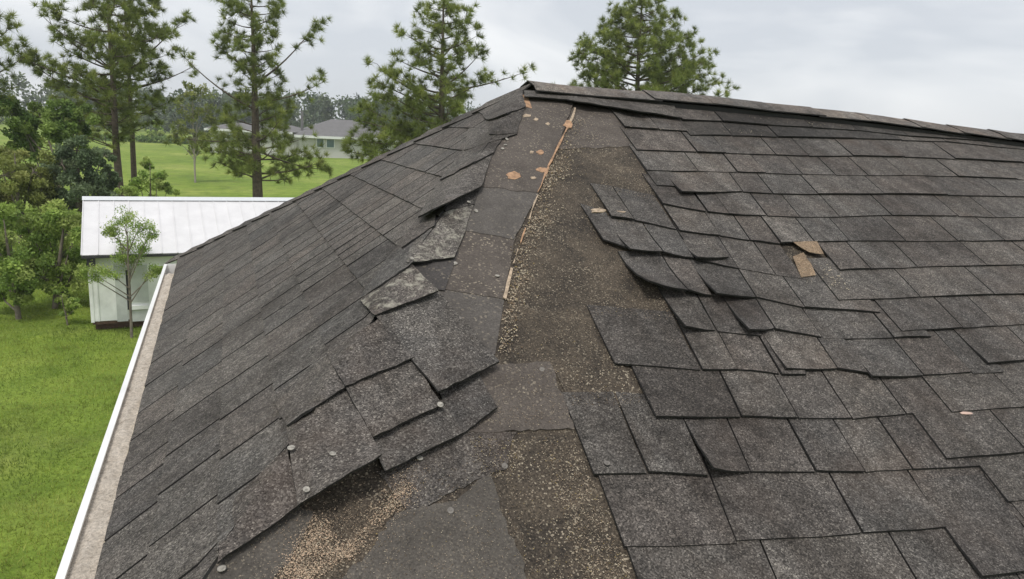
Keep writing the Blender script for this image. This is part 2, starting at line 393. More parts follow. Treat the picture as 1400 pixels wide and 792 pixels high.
run([(942, 182, .004), (1000, 183), (1062, 185), (1170, 188), (1232, 190), (1292, 192.5), (1360, 199), (1450, 207)], [M['shingle_dark']]*4)
run([(845, 147), (890, 150), (935, 154)], [fl, fl], length=.16)
run([(932, 161.5, .004), (987, 164.5), (1050, 169.5), (1110, 172.5), (1172, 177), (1240, 184), (1300, 188), (1398, 196)], [None]+[M['shingle_dark']]*6, length=.16, extra=.003)

# ---- underlayment left bare where the shingles are gone
def poly_sheet(name, pts, mat, h=.003, th=.003, parent=None, jag=0):
    P = []
    for k in range(len(pts)):
        a, b = np.array(pts[k], float), np.array(pts[(k+1) % len(pts)], float)
        n = max(1, int(np.linalg.norm(b-a)/9)) if jag else 1
        for i in range(n):
            p = a+(b-a)*i/n
            if jag: p = p+np.array([R_(-jag, jag), R_(-jag, jag)*.7])
            P.append(onR(p[0], p[1], h))
    n = len(P); B = [p-NR*th for p in P]
    c0 = (P[1]-P[0]); ar = sum(np.cross(P[i], P[(i+1) % n]) for i in range(n))
    top, bot = tuple(range(n)), tuple(range(2*n-1, n-1, -1))
    side = [(i+n, (i+1) % n+n, (i+1) % n, i) for i in range(n)]
    if np.dot(ar, NR) < 0: top, bot, side = top[::-1], bot[::-1], [s[::-1] for s in side]
    bm = bmesh.new(); vs_ = [bm.verts.new(v) for v in P+B]
    for q in [top, bot]+side: bm.faces.new([vs_[i] for i in q])
    bmesh.ops.triangulate(bm, faces=[f_ for f_ in bm.faces if len(f_.verts) > 4])
    me = bpy.data.meshes.new(name); bm.to_mesh(me); bm.free()
    return link(name, me, mat, parent or main_slope)
poly_sheet('underlayment', [(716, 128), (786, 139), (736, 264), (650, 254), (663, 225), (690, 182), (712, 150)], M['felt'], .0065, jag=2)
poly_sheet('underlayment', [(648, 252), (737, 262), (703, 327), (630, 314)], M['felt_grey'], .005, jag=.8)
poly_sheet('underlayment', [(630, 312), (704, 325), (689, 409), (585, 392)], M['felt'], .0035, jag=.8)
poly_sheet('underlayment', [(560, 352), (627, 344), (608, 397), (570, 392)], M['felt_dark'], .006)
poly_sheet('underlayment', [(585, 392), (690, 407), (677, 484), (600, 500)], M['felt_grey'], .002)
poly_sheet('underlayment', [(640, 500), (752, 494), (786, 586), (610, 592)], M['felt'], .004, jag=2)
poly_sheet('underlayment', [(540, 700), (625, 685), (671, 645), (690, 712), (712, 762), (726, 812), (440, 812), (500, 760)], M['felt_low'], .0035, jag=3)
poly_sheet('underlayment', [(250, 812), (300, 765), (400, 690), (430, 700), (395, 770), (350, 812)], M['felt_low'], .0028, jag=2)
poly_sheet('underlayment', [(752, 494), (852, 498), (887, 556), (784, 558)], M['deck'], .003, jag=.8)
poly_sheet('underlayment', [(784, 143), (848, 150), (868, 200), (760, 205)], M['felt'], .002, jag=2)
poly_sheet('underlayment', [(515, 645), (640, 590), (706, 590), (690, 640), (668, 648), (560, 702)], M['shingle_wrap'], .0028, .002, jag=2.5)
# tar-paper and wood showing through
for pts, m in (([(699, 366), (702, 367), (692, 408), (688, 407)], 'wood_pale'), ([(779, 165), (781.5, 165), (751, 228), (749, 227)], 'wood'), ([(749, 227), (751.5, 228), (737, 262), (735.5, 262)], 'wood'), ([(786, 146), (788.5, 147), (781, 166), (779, 165)], 'wood_pale'), ([(734, 266), (735.5, 266), (724, 300), (722, 299)], 'wood_pale'), ([(718, 312), (719.5, 312), (712, 332), (710.5, 331)], 'wood'), ([(708, 340), (709.5, 340), (703, 360), (701, 360)], 'wood_pale')):
    poly_sheet('wood_edge', pts, M[m], .0085, .003, jag=1.2)
def blob(cx, cy, rx, ry, n=13):
    return [(cx+rx*math.cos(t)*R_(.62, 1.15), cy+ry*math.sin(t)*R_(.62, 1.15)) for t in [2*math.pi*i/n for i in range(n)]]
for cx, cy, rx, ry, m in ((702, 240, 11, 6, 'wood'), (739, 208, 6, 3, 'wood'), (741, 232, 8, 4, 'wood'), (777, 170, 7, 6, 'wood'), (720, 158, 6, 2.5, 'wood_pale'), (727, 208, 3, 2, 'wood_pale'), (749, 169, 3, 2, 'wood_pale'), (733, 163, 3.5, 2, 'wood_pale'), (729, 243, 4, 2, 'wood_pale')):
    poly_sheet('bare_wood_patch', blob(cx, cy, rx, ry), M[m], .0078, .0012)
poly_sheet('bare_wood_patch', [(1083, 330), (1117, 330), (1127, 348), (1106, 345)], M['patch'], .0150, .001, jag=.8)
poly_sheet('bare_wood_patch', [(1084, 352), (1098, 346), (1110, 362), (1116, 378), (1098, 379), (1089, 368)], M['patch'], .0128, .001, jag=3)
poly_sheet('bare_wood_patch', [(714, 129), (722, 133), (727, 148), (718, 146)], M['wood'], .008, .0012, jag=.8)
# ---- hip end: three-tab courses with open slots
xk = [None, -1.242, -1.134, -1.028, -.921, -.806, -.695, -.583, -.470, -.355, -.245, -.135]
known = {0: [1.3, 1.08, .83, .6, .36, .12, -.14, -.36, -.58, -.80, -.98, -1.168, -1.278, -1.442, -1.62, -1.8],
         1: [1.2, .98, .832, .644, .409, .2, -.02, -.25, -.46, -.64, -.85, -1.05, -1.244, -1.407, -1.586, -1.76],
         2: [1.0, .7, .452, .203, -.04, -.27, -.409, -.63, -.84, -1.05, -1.25, -1.448, -1.616],
         3: [1.1, .86, .62, .40, .187, .06, -.078, -.21, -.327, -.455, -.6, -.739, -.887, -1.10, -1.30, -1.46],
         4: [.95, .80, .633, .52, .42, .32, .216, .06, -.091, -.20, -.311, -.42, -.514, -.62, -.73, -.936, -1.107, -1.25],
         5: [.9, .8, .7, .598, .52, .44, .36, .287, .20, .111, 0, -.107, -.19, -.266, -.35, -.425, -.52, -.6, -.69, -.78, -.95, -1.1]}
def hipfar(x): return farc[1]/farc[0]*x
def hipnear(x): return SL/SR*x
for k in range(len(xk)):
    x0 = (lambda y: xg(y)-.004) if k == 0 else (lambda y, v=xk[k]: v)
    x1 = xk[k+1] if k+1 < len(xk) else -.03
    xm = -1.34 if k == 0 else xk[k]
    js = known.get(k)
    if js is None:
        js = []; y = hipfar(xm)-R_(.1, .2)
        while y > hipnear(xm)+.08: js.append(y); y -= R_(.10, .155)
    js = [y for y in js if hipnear(xm)+.05 < y < hipfar(xm)-.05]
    ed = [hipfar(xm)]+js+[hipnear(xm)-.0]
    lean = {0: .03, 1: .025}.get(k, .012)
    for q in range(len(ed)-1):
        ya, yb = ed[q], ed[q+1]
        P, Q = [], []; lift = .0105+random.choice((0, .0004, .0008)); nj, ni = 3, 4
        top = min(x1+.05, -.01); gp = .0038 if k < 6 else .003
        for j in range(nj):
            t = j/(nj-1); a, b = [], []
            for i in range(ni):
                s = i/(ni-1); y = ya+(yb-ya)*s+(.5-s)*2*(-gp)
                xb = x0(y); x = top+(xb-top)*t
                y2 = y+(1-t)*lean
                y2 = min(max(y2, hipnear(x)), hipfar(x))
                hh = .0065+(lift-.0045)*t+(R_(-.001, .001) if j == nj-1 else 0)
                if j == nj-1: x += R_(-.0012, .0012)
                a.append(Lpos(y2, x, hh)); b.append(NL)
            P.append(a[::-1]); Q.append(b[::-1])
        slab('shingle', end_slope, M['shingle_left'], P, Q); count['s'] += 1
# ---- shingles wrapped over the near hip, torn and curled
W = M['shingle_wrap']; LF = M['shingle_left']; MO = M['shingle_moss']
def wrap(mat, q, h, **k): quad_shingle(mat, *q, h=h, ni=k.pop('ni', 9), nj=k.pop('nj', 7), **k)
wrap(W, [(300, 700), (392, 612), (410, 690), (298, 768)], (.012, .014, .022, .016))
wrap(W, [(391, 581), (470, 526), (522, 621), (407, 690)], (.016, .012, .068, .034), bulge=.014)
wrap(LF, [(372, 545), (446, 482), (473, 528), (391, 581)], (.016, .018, .022, .020))
wrap(W, [(596, 528), (650, 503), (680, 557), (630, 594)], (.008, .010, .020, .012))
wrap(W, [(500, 585), (606, 546), (632, 592), (526, 644)], (.012, .012, .018, .024))
wrap(W, [(470, 525), (563, 487), (604, 553), (510, 597)], (.022, .020, .024, .030))
wrap(W, [(446, 482), (520, 434), (565, 489), (472, 528)], (.024, .022, .028, .028))
wrap(W, [(511, 428), (598, 396), (683, 494), (600, 535)], (.022, .018, .028, .036))
wrap(MO, [(490, 408), (559, 358), (599, 397), (513, 431)], (.020, .018, .034, .030))
wrap(LF, [(531, 350), (547, 338), (566, 357), (490, 409)], (.018, .018, .022, .022))
wrap(MO, [(596, 292), (649, 279), (622, 352), (548, 359)], (.008, .008, .016, .020))
wrap(LF, [(572, 297), (596, 290), (594, 308), (531, 350)], (.016, .014, .016, .018))
wrap(W, [(600, 258), (658, 252), (648, 280), (586, 292)], (.007, .007, .012, .010))
wrap(LF, [(603, 244), (675, 207), (658, 254), (571, 297)], (.014, .010, .024, .034), bulge=.016)
wrap(W, [(634, 203), (692, 180), (675, 208), (601, 246)], (.012, .010, .018, .022))
wrap(LF, [(640, 176), (672, 160), (707, 182), (634, 206)], (.012, .012, .014, .014))
wrap(W, [(668, 160), (718, 144), (707, 182), (668, 184)], (.014, .012, .016, .016))
wrap(LF, [(650, 150), (713, 122), (719, 146), (668, 164)], (.014, .012, .018, .020))

# ---- caps along the far hip and the ridge, with the vent under them
def cap_strip(parent, A0, A1, n, hw, nA, nB, mat, dA, dB, h0=.014, name='hip_cap'):
    """bent cap pieces from A0 to A1; dA, dB: directions down either face"""
    for i in range(n):
        a = A0+(A1-A0)*(i/n-.012); b = A0+(A1-A0)*((i+1.25)/n)
        P, Q = [], []
        for j in range(3):
            t = j/2; c = a+(b-a)*(1-t); up = h0+.012*(1-(1-t)) + R_(0, .002); row, nr = [], []
            for s in (-1, -.5, 0, .5, 1):
                nn = unit(nA*max(0, -s)+nB*max(0, s)+(nA+nB)*(1-abs(s))*.5)
                row.append(c+(dA*max(0, -s)+dB*max(0, s))*hw+nn*(up-.004*abs(s))); nr.append(nn)
            P.append(row); Q.append(nr)
        slab(name, parent, mat, P, Q, .006)
NB = unit((0, (ZA-farc[2])/farc[1], 1))
dirL = unit((-1, 0, -SL)); dirB = unit((0, 1, -(ZA-farc[2])/farc[1])); dirR = unit((0, -1, -SR))
cap_strip(house, farc, APEX, 15, .075, NL, NB, LF, dirL, dirB, .012)
# ridge vent and caps
up = np.array([0, 0, 1.])
def strip(name, prof, a, b, mat, parent, closed=True):
    n = len(prof); V = []
    for p in (a, b):
        for (yy, zz) in prof: V.append(p+np.array([0, yy, zz]))
    F = [(i, (i+1) % n, (i+1) % n+n, i+n) for i in range(n)]+[tuple(range(n))[::-1], tuple(range(n, 2*n))]
    return mesh(name, V, F, mat, parent)
vx = [.36]+list(np.linspace(.7, XR-.02, 14)); prof = [(-.088, -.055), (-.088, -.012), (0, .018), (.088, -.02), (.088, -.06), (0, -.03)]
V = [ridge_pt(q)+np.array([0, a_, b_]) for q in vx for a_, b_ in prof]; n_ = len(prof)
F = [(k*n_+i, k*n_+(i+1) % n_, (k+1)*n_+(i+1) % n_, (k+1)*n_+i) for k in range(len(vx)-1) for i in range(n_)]+[tuple(range(n_))[::-1], tuple(range((len(vx)-1)*n_, len(vx)*n_))]
mesh('ridge_vent', V, F, M['vent'], house)
x = .0
while x < XR-.05:
    x2 = min(x+R_(.24, .29), XR); a, b = ridge_pt(max(0, x-.02)), ridge_pt(x2+.012); hz = R_(0, .005) if x > .3 else -.004; tilt = R_(-.003, .004)
    P, Q = [], []
    for j in range(3):
        t = j/2; c = a+(b-a)*t; row, nr = [], []
        for s_ in (-1, -.6, 0, .6, 1):
            e = .032+hz-.038*abs(s_)**1.3+tilt*(t-.5)*2+.003*(1-t)+R_(-.0015, .0015)
            row.append(c+np.array([R_(-.004, .004), s_*.105+R_(-.003, .003), e])); nr.append(up)
        P.append(row); Q.append(nr)
    slab('ridge_cap', house, M['cap'], P, Q, .0045); x = x2
# flat cap at the apex and the long loose flap below the ridge
quad_shingle(br, (717, 124), (790, 128), (790, 138), (716, 131.5), (.02, .024, .030, .022), name='loose_flap', ni=6, nj=3, parent=main_slope)
quad_shingle(fl, (786, 129), (920, 142), (932, 161), (786, 137), (.024, .016, .022, .030), name='loose_flap', ni=9, nj=4, wave=.004, bulge=.010)

# ---- nails
def disc_nail(px, py, mat, rad=.011, h=.02, tilt=.0):
    p, n = surf(px, py, h); a = unit(np.cross(n, (0, 1, .2))); b = np.cross(n, a); n2 = unit(n+a*R_(-.25, .25)+b*R_(-.25, .25)*1.2+b*tilt)
    a = unit(np.cross(n2, (0, 1, .2))); b = np.cross(n2, a); V, F = [], []
    prof = [(.0, .0011), (.30, .0011), (.38, .0003), (.92, .0006), (1, .0003), (.99, -.0008)]; k = 14
    V.append(p+n2*prof[0][1])
    for rr, zz in prof[1:]:
        for i in range(k): V.append(p+(a*math.cos(2*math.pi*i/k)+b*math.sin(2*math.pi*i/k))*rr*rad+n2*zz)
    for i in range(k): F.append((0, 1+i, 1+(i+1) % k))
    for q in range(len(prof)-2):
        for i in range(k): F.append((1+q*k+i, 1+(q+1)*k+i, 1+(q+1)*k+(i+1) % k, 1+q*k+(i+1) % k))
    mesh('roofing_nail', V, F, mat, main_slope)
for px, py, m, hh in ((419, 669, 'nail', .046), (455, 620, 'nail', .042), (398, 612, 'nail', .027), (574, 626, 'nail', .006), (303, 777, 'nail', .008), (602, 553, 'nail', .028), (616, 698, 'nail_dark', .006), (690, 637, 'nail_dark', .004), (741, 505, 'nail_dark', .006), (830, 633, 'nail_dark', .016), (622, 360, 'nail', .006), (680, 377, 'nail', .006), (651, 288, 'nail', .008), (641, 276, 'nail', .014), (563, 353, 'nail', .024), (693, 190, 'nail', .010), (691, 198, 'nail', .010), (687, 203, 'nail', .010)):
    disc_nail(px, py, M[m], R_(.0054, .0064), hh)

# ---- gutter along the hip end
ga, gb = -2.25, 1.60
ze = lambda y: ZA+SL*xg(y)
def gpt(y, dx, dz): return np.array([xg(y)+dx, y, ze(y)+dz])
def gstrip(name, prof, mat, parent, a=ga, b=gb):
    n = len(prof); V = [gpt(y, *p) for y in (a, b) for p in prof]
    F = [(i, (i+1) % n, (i+1) % n+n, i+n) for i in range(n)]+[tuple(range(n))[::-1], tuple(range(n, 2*n))]
    return mesh(name, V, F, mat, parent)
gutter = gstrip('gutter', [(-.0635, -.014), (-.078, -.014), (-.081, -.030), (-.074, -.036), (-.072, -.075), (-.05, -.115), (.04, -.115), (.04, -.02), (.037, -.02), (.037, -.111), (-.048, -.111), (-.068, -.074), (-.069, -.03), (-.0640, -.022)], M['white_metal'], house)
gutter['label'] = 'white metal gutter full of pale grit'
V = [gpt(gb, dx, dz) for dx, dz in ((-.079, -.012), (.038, -.012), (.038, -.117), (-.05, -.117), (-.074, -.076))]
V += [v+np.array([0, .006, 0]) for v in V]
mesh('end_cap', V, [(0, 1, 2, 3, 4), (9, 8, 7, 6, 5)]+[(i, i+5, (i+1) % 5+5, (i+1) % 5) for i in range(5)], M['white_metal'], gutter)
gstrip('drip_edge', [(-.016, -.010), (-.012, -.006), (.06, .034), (.06, .028), (-.010, -.011), (-.012, -.03), (-.015, -.03)], M['drip'], house, ga, 1.69)
gstrip('fascia', [(.04, -.12), (.04, -.002), (.06, .010), (.06, -.12)], M['soffit'], house, ga, 1.70)
# grit and rotted needles filling the gutter
def grit_mat():
    m, nt, b = newmat('gutter_grit'); pos = N(nt, 'ShaderNodeNewGeometry').outputs['Position']
    a = noise(nt, pos, 28, 6, .7, .4); v = noise(nt, pos, 150, 4, .8)
    col = ramp(nt, [(.30, (.26, .21, .17)), (.40, (.50, .44, .37)), (.7, (.66, .59, .51))], a)
    col = mixc(nt, 1, col, ramp(nt, [(.3, (.5, .5, .5)), (.6, (1.15, 1.15, 1.15))], v), 'MULTIPLY')
    nt.links.new(col, b.inputs['Base Color']); b.inputs['Roughness'].default_value = .95
    bump(nt, b, v, .8, .008); return m
ny, nx = 520, 10
yy = np.linspace(ga+.01, gb-.02, ny); V = []
hgt = rng.normal(0, 1, (ny, nx)); 
for _ in range(2): hgt = (hgt+np.roll(hgt, 1, 0)+np.roll(hgt, -1, 0)+np.roll(hgt, 1, 1))/2.2
for j, y in enumerate(yy):
    fall = max(0, (y-1.35)/.25)
    for i in range(nx):
        dx = -.0675+(.036+.0675)*i/(nx-1); V.append(gpt(y, dx, -.0235-.004*(i in (0, 1))+.0028*hgt[j, i]*(0.3 if i < 2 else 1)-.05*fall))
F = [(j*nx+i, j*nx+i+1, (j+1)*nx+i+1, (j+1)*nx+i) for j in range(ny-1) for i in range(nx-1)]
gd = mesh('gutter_debris', V, F, grit_mat(), None, True); tag(gd, 'pale tan grit and rotted needles packed along the white gutter', 'debris', kind='stuff')

# ---- loose granules on the bare strip
def inpoly(px, py, poly):
    c = np.zeros(len(px), bool); n = len(poly)
    for i in range(n):
        (x1, y1), (x2, y2) = poly[i], poly[(i+1) % n]
        cond = (y1 > py) != (y2 > py); c ^= cond & (px < (x2-x1)*(py-y1)/(y2-y1+1e-9)+x1)
    return c
def scatter(poly, n, sig=None):
    P = np.array(poly); lo, hi = P.min(0), P.max(0); out_ = []
    while sum(map(len, out_)) < n:
        q = lo+(hi-lo)*rng.random((n*3, 2)); out_.append(q[inpoly(q[:, 0], q[:, 1], poly)])
    return np.concatenate(out_)[:n]
def along(line, n, spread):
    P = np.array(line, float); k = rng.integers(0, len(P)-1, n); t = rng.random((n, 1))
    return P[k]+(P[k+1]-P[k])*t+np.abs(rng.normal(0, spread, (n, 1)))*np.array([1, .15])+rng.normal(0, 1.5, (n, 2))
OCT = np.array([(1, 0, 0), (-1, 0, 0), (0, 1, 0), (0, -1, 0), (0, 0, 1), (0, 0, -1)], float)
OF = [(0, 2, 4), (2, 1, 4), (1, 3, 4), (3, 0, 4), (2, 0, 5), (1, 2, 5), (3, 1, 5), (0, 3, 5)]
def stones(pxy, smin, smax, h=.0):
    n = len(pxy); out_ = np.empty((n, 8, 3, 3)); s = smin+(smax-smin)*rng.random(n)**2
    v = OCT[None]*s[:, None, None]*(1+.5*rng.normal(0, .5, (n, 6, 1)))
    ang = rng.random(n)*6.28; ca, sa = np.cos(ang), np.sin(ang)
    x, y = v[..., 0].copy(), v[..., 1].copy(); v[..., 0] = x*ca[:, None]-y*sa[:, None]*.6; v[..., 1] = x*sa[:, None]+y*ca[:, None]*.6; v[..., 2] *= .6
    ctr = np.array([onR(a, b, h+.002) for a, b in pxy]); v += ctr[:, None]
    for k, q in enumerate(OF): out_[:, k] = v[:, q]
    return out_.reshape(-1, 3, 3), n
gm = [plain('granule_tan', (.35, .275, .20), .9, .3, 60), plain('granule_cream', (.50, .43, .32), .9, .3, 60), plain('granule_brown', (.15, .105, .065), .9, .3, 60), plain('granule_dark', (.045, .042, .04), .9), plain('granule_ochre', (.32, .24, .09), .9), plain('granule_salmon', (.56, .41, .29), .9, .3, 50)]
bare = [(786, 150), (848, 156), (886, 232), (925, 312), (880, 372), (930, 440), (822, 430), (842, 497), (884, 552), (784, 556), (752, 495), (683, 492), (692, 405), (736, 262)]
low = [(700, 590), (784, 588), (868, 800), (730, 800), (690, 700)]
def gauss(c, sd, n, rot=0):
    q = rng.normal(0, 1, (n, 2))*np.array(sd); ca, sa = math.cos(rot), math.sin(rot)
    return np.array(c)+np.stack([q[:, 0]*ca-q[:, 1]*sa, q[:, 0]*sa+q[:, 1]*ca], 1)
W6 = [.36, .24, .26, .10, .04, 0]
sets = [(scatter(bare, 6500), .0006, .0017, [.34, .16, .36, .12, .02, 0]),
        (along([(782, 160), (752, 228), (738, 262), (712, 326), (696, 400), (682, 480)], 2400, 11), .0007, .0034, [.34, .28, .24, .1, .04, 0]),
        (np.concatenate([gauss(c, (9, 5), 70) for c in scatter([(786, 160), (800, 160), (740, 330), (700, 480), (684, 480), (712, 326), (738, 262)], 16)]), .0007, .0030, [.3, .42, .22, .03, .03, 0]),
        (scatter([(830, 240), (884, 240), (915, 300), (850, 300), (800, 280)], 1300), .0006, .0018, [.4, .35, .2, .05, 0, 0]),
        (scatter(low, 1500), .0006, .0016, [.42, .18, .22, .1, .08, 0]),
        (scatter([(735, 600), (786, 600), (866, 800), (800, 800)], 1500), .0006, .0017, [.5, .25, .2, .0, .05, 0]),
        (scatter([(640, 595), (720, 600), (700, 660), (660, 650)], 420), .0006, .0016, [.3, .2, .2, .1, .2, 0]),
        (scatter([(690, 500), (750, 498), (784, 580), (650, 586)], 800), .0006, .0015, [.4, .2, .3, .1, 0, 0]),
        (scatter([(378, 800), (410, 728), (430, 703), (470, 745), (520, 700), (556, 655), (570, 668), (520, 718), (470, 765), (436, 790), (425, 800)], 2600), .0005, .0014, [.3, .1, .12, .03, 0, .45]),
        (np.concatenate([gauss(c, (11, 6), 120, -.6) for c in scatter([(380, 800), (425, 705), (470, 745), (556, 655), (560, 680), (470, 770)], 26)]), .0005, .0016, [.3, .1, .12, .03, 0, .45]),
        (gauss((545, 670), (20, 10), 700, -.9), .0005, .0014, [.35, .1, .15, .05, 0, .35]),
        (gauss((455, 720), (60, 30), 2400, -.6), .0005, .0013, [.35, .1, .25, .1, 0, .2]),
        (scatter([(560, 640), (690, 600), (730, 800), (380, 800)], 2200), .0005, .0014, [.35, .15, .28, .2, .02, 0]),
        (scatter([(600, 440), (682, 494), (660, 520), (560, 500)], 160), .0006, .0014, [.4, .4, .1, .1, 0, 0]),
        (gauss((1100, 363), (7, 11), 260, -.5), .0006, .0016, [.5, .2, .3, 0, 0, 0]),
        (gauss((1142, 380), (11, 7), 60, .7), .0012, .0038, [0, 1, 0, 0, 0, 0]),
        (gauss((1100, 168), (45, 2), 45, .09), .0009, .0026, [0, 1, 0, 0, 0, 0]),
        (gauss((908, 176), (22, 1), 60, .06), .0007, .0018, [0, .8, .2, 0, 0, 0]),
        (gauss((1018, 180), (14, 2), 24, .05), .0009, .0026, [0, 1, 0, 0, 0, 0])]
hh_ = [.003]*14+[.0135]+[.016]*4
VV, MI = [], []
for (pxy, a, b, wgt), h_ in zip(sets, hh_):
    pxy = pxy[(pxy[:, 1] < 815)]
    v, n = stones(pxy, a, b, h_); VV.append(v); MI.append(np.repeat(rng.choice(6, n, p=wgt), 8))
gr = tri_mesh('loose_granules', np.concatenate(VV), gm, None, np.concatenate(MI))
tag(gr, 'loose tan and brown shingle granules strewn over the bare strip of roof', 'granules', kind='stuff')
# crumbs of old caulk and torn felt along the strip's edge
g = Geo()
def crumb(name, px, py, sx, sy, sz, mat, h, parent=None):
    p = onR(px, py, h); bm = bmesh.new(); bmesh.ops.create_icosphere(bm, subdivisions=2, radius=1)
    for v in bm.verts:
        k = 1+R_(-.28, .28); v.co = Vector((v.co.x*sx*k, v.co.y*sy*k, max(v.co.z, -.35)*sz*k))
    me = bpy.data.meshes.new(name); bm.to_mesh(me); bm.free()
    o = link(name, me, mat, None); o.location = p; o.rotation_euler = (math.atan(SR), 0, R_(-.5, .5)); return o
c1 = crumb('caulk_lump', 818, 289, .030, .013, .007, M['wood_pale'], .004); tag(c1, 'larger pale dried lump beside the worn grey shingle on the bare strip', 'debris')
c2 = crumb('caulk_lump', 848, 290, .017, .007, .004, M['wood_pale'], .012); tag(c2, 'small flat yellowish smear lying on the worn grey shingle', 'debris')
c3 = crumb('shingle_scrap', 1320, 565, .016, .004, .002, plain('scrap_pink', (.5, .36, .3), .8), .014); tag(c3, 'small pinkish torn scrap poking out under a shingle edge at right', 'debris')


# ================================================================== beyond the roof
BK = plain('pine_bark', (.105, .082, .065), .95, .4, 9, bumpd=.03)
BK2 = plain('grey_bark', (.17, .145, .115), .95, .35, 12, bumpd=.02)
PN = [leaf_mat('pine_needles_dark', (.165, .205, .058), .3, .45), leaf_mat('pine_needles', (.24, .295, .085), .3, .5), leaf_mat('pine_needles_light', (.33, .375, .11), .25, .5)]
LV = {'light': [leaf_mat('leaf_light', (0.3, 0.408, 0.102)), leaf_mat('leaf_light_b', (0.216, 0.324, 0.078)), leaf_mat('leaf_light_c', (0.372, 0.456, 0.144))],
      'mid': [leaf_mat('leaf_mid', (0.168, 0.252, 0.066)), leaf_mat('leaf_mid_b', (0.12, 0.198, 0.054)), leaf_mat('leaf_mid_c', (0.228, 0.312, 0.09))],
      'grey': [leaf_mat('leaf_grey', (0.18, 0.24, 0.132)), leaf_mat('leaf_grey_b', (0.126, 0.18, 0.096)), leaf_mat('leaf_grey_c', (0.228, 0.288, 0.168))],
      'olive': [leaf_mat('leaf_olive', (0.228, 0.264, 0.078)), leaf_mat('leaf_olive_b', (0.168, 0.204, 0.06)), leaf_mat('leaf_olive_c', (0.288, 0.312, 0.108))]}
def runit(n):
    v = rng.normal(0, 1, (n, 3)); return v/np.linalg.norm(v, axis=1, keepdims=True)
def needles(ctr, ax, n, ln, wd):
    T = len(ctr); c = np.repeat(ctr, n, 0); a = np.repeat(ax, n, 0)
    d_ = a*.75+runit(T*n)*1.0; d_ /= np.linalg.norm(d_, axis=1, keepdims=True)
    l = ln*(.65+.5*rng.random((T*n, 1))); p = np.cross(d_, runit(T*n)); p /= np.linalg.norm(p, axis=1, keepdims=True)+1e-9
    base = c+d_*l*.08
    return np.stack([base-p*wd, base+p*wd, c+d_*l], 1)
def pine(label, trunk_px, Y, ext, limbs=60, rtrunk=.22, named=(), tuft=.29, nn=58, dens=1.0, dead=()):
    """trunk_px: bottom to top bearings at distance Y; ext: (py, left px, right px) crown outline"""
    base = at_y(*trunk_px[0], Y); top = at_y(*trunk_px[-1], Y)
    root = tag(empty('pine_tree', (base[0], Y, 0)), label, 'pine tree', 'tall loblolly-like pines around the field')
    tp = [np.array([base[0], Y, -.1])]+[at_y(a, b, Y) for a, b in trunk_px[0:]]
    zs = [p[2] for p in tp]; H = top[2]
    rad = [rtrunk*(1.08-.95*(max(z, 0)/H)**1.1) for z in zs]; rad[0] *= 1.3
    def tpos(z): return np.array([np.interp(z, zs, [p[i] for p in tp]) for i in range(3)])
    E_ = sorted([(at_y((l+r)/2, py, Y)[2], at_y(l, py, Y)[0], at_y(r, py, Y)[0]) for py, l, r in ext])
    ez, el, er = [e[0] for e in E_], [e[1] for e in E_], [e[2] for e in E_]
    g = Geo(); g.tube(tp, rad, 10)
    tc_, ta_ = [], []
    def limb(p0, p1, r0, tufted=1.0):
        Lh = np.linalg.norm(p1-p0); mid = (p0+p1)/2+np.array([0, 0, -.10*Lh])+rng.normal(0, .035, 3)*Lh
        ts = np.linspace(0, 1, 7); pts = [(1-t)**2*p0+2*t*(1-t)*mid+t*t*p1 for t in ts]
        g.tube(pts, [r0*(1-.8*t) for t in ts], 5)
        m = max(2, int(Lh*3.6*dens*tufted)) if tufted else 0
        for q in range(m):
            t = R_(.30, 1) if q else 1.0
            c = (1-t)**2*p0+2*t*(1-t)*mid+t*t*p1; fw = unit(p1-p0)
            s = runit(1)[0]*np.array([1, 1, .6]); ln = R_(.15, .55)*min(1, Lh/1.6)
            e = c+unit(fw*.7+s*.9+np.array([0, 0, .35]))*ln
            g.tube([c, (c+e)/2+rng.normal(0, .03, 3), e], [.014, .011, .007], 3)
            for _ in range(random.choice((2, 2, 3, 4))):
                o = e+rng.normal(0, .13, 3); tc_.append(o); ta_.append(unit(unit(e-c)+np.array([0, 0, .5])))
        if tufted: tc_.append(p1); ta_.append(unit(p1-mid))
    z0, z1 = ez[0], min(ez[-1], H)
    for i in range(limbs):
        z = z0+(z1-z0)*((i+R_(0, 1))/limbs); th = i*2.399+R_(-.4, .4)
        c = tpos(z); lft, rgt = c[0]-np.interp(z, ez, el), np.interp(z, ez, er)-c[0]
        av = max(.25, (lft+rgt)/2); cs = math.cos(th); side = rgt if cs > 0 else lft
        rr = max(.2, (side*abs(cs)+av*(1-abs(cs))))*R_(.62, 1.02)
        p1 = np.array([c[0]+rr*cs, c[1]+rr*math.sin(th), z])
        zb = max(z-rr*R_(.15, .5), z0*.92 if z > z0 else z-.3)
        limb(tpos(min(zb, H*.985)), p1, .018+.02*rr*.6)
    for a, b, tf in named: 
        limb(tpos(at_y(*a, Y)[2]), at_y(*b, Y+R_(-.6, .6)), .05, tf)
    for q in range(10):
        tc_.append(tpos(H)+rng.normal(0, .16, 3)); ta_.append(np.array([0, 0, 1.]))
    g.build('trunk', BK, root, True)
    tc_, ta_ = np.array(tc_), np.array(ta_)
    V = needles(tc_, ta_, nn, tuft, .0098)
    mi = np.repeat(rng.choice(3, len(tc_), p=[.38, .42, .2]), nn)
    tri_mesh('crown', V, PN, root, mi)
    return root
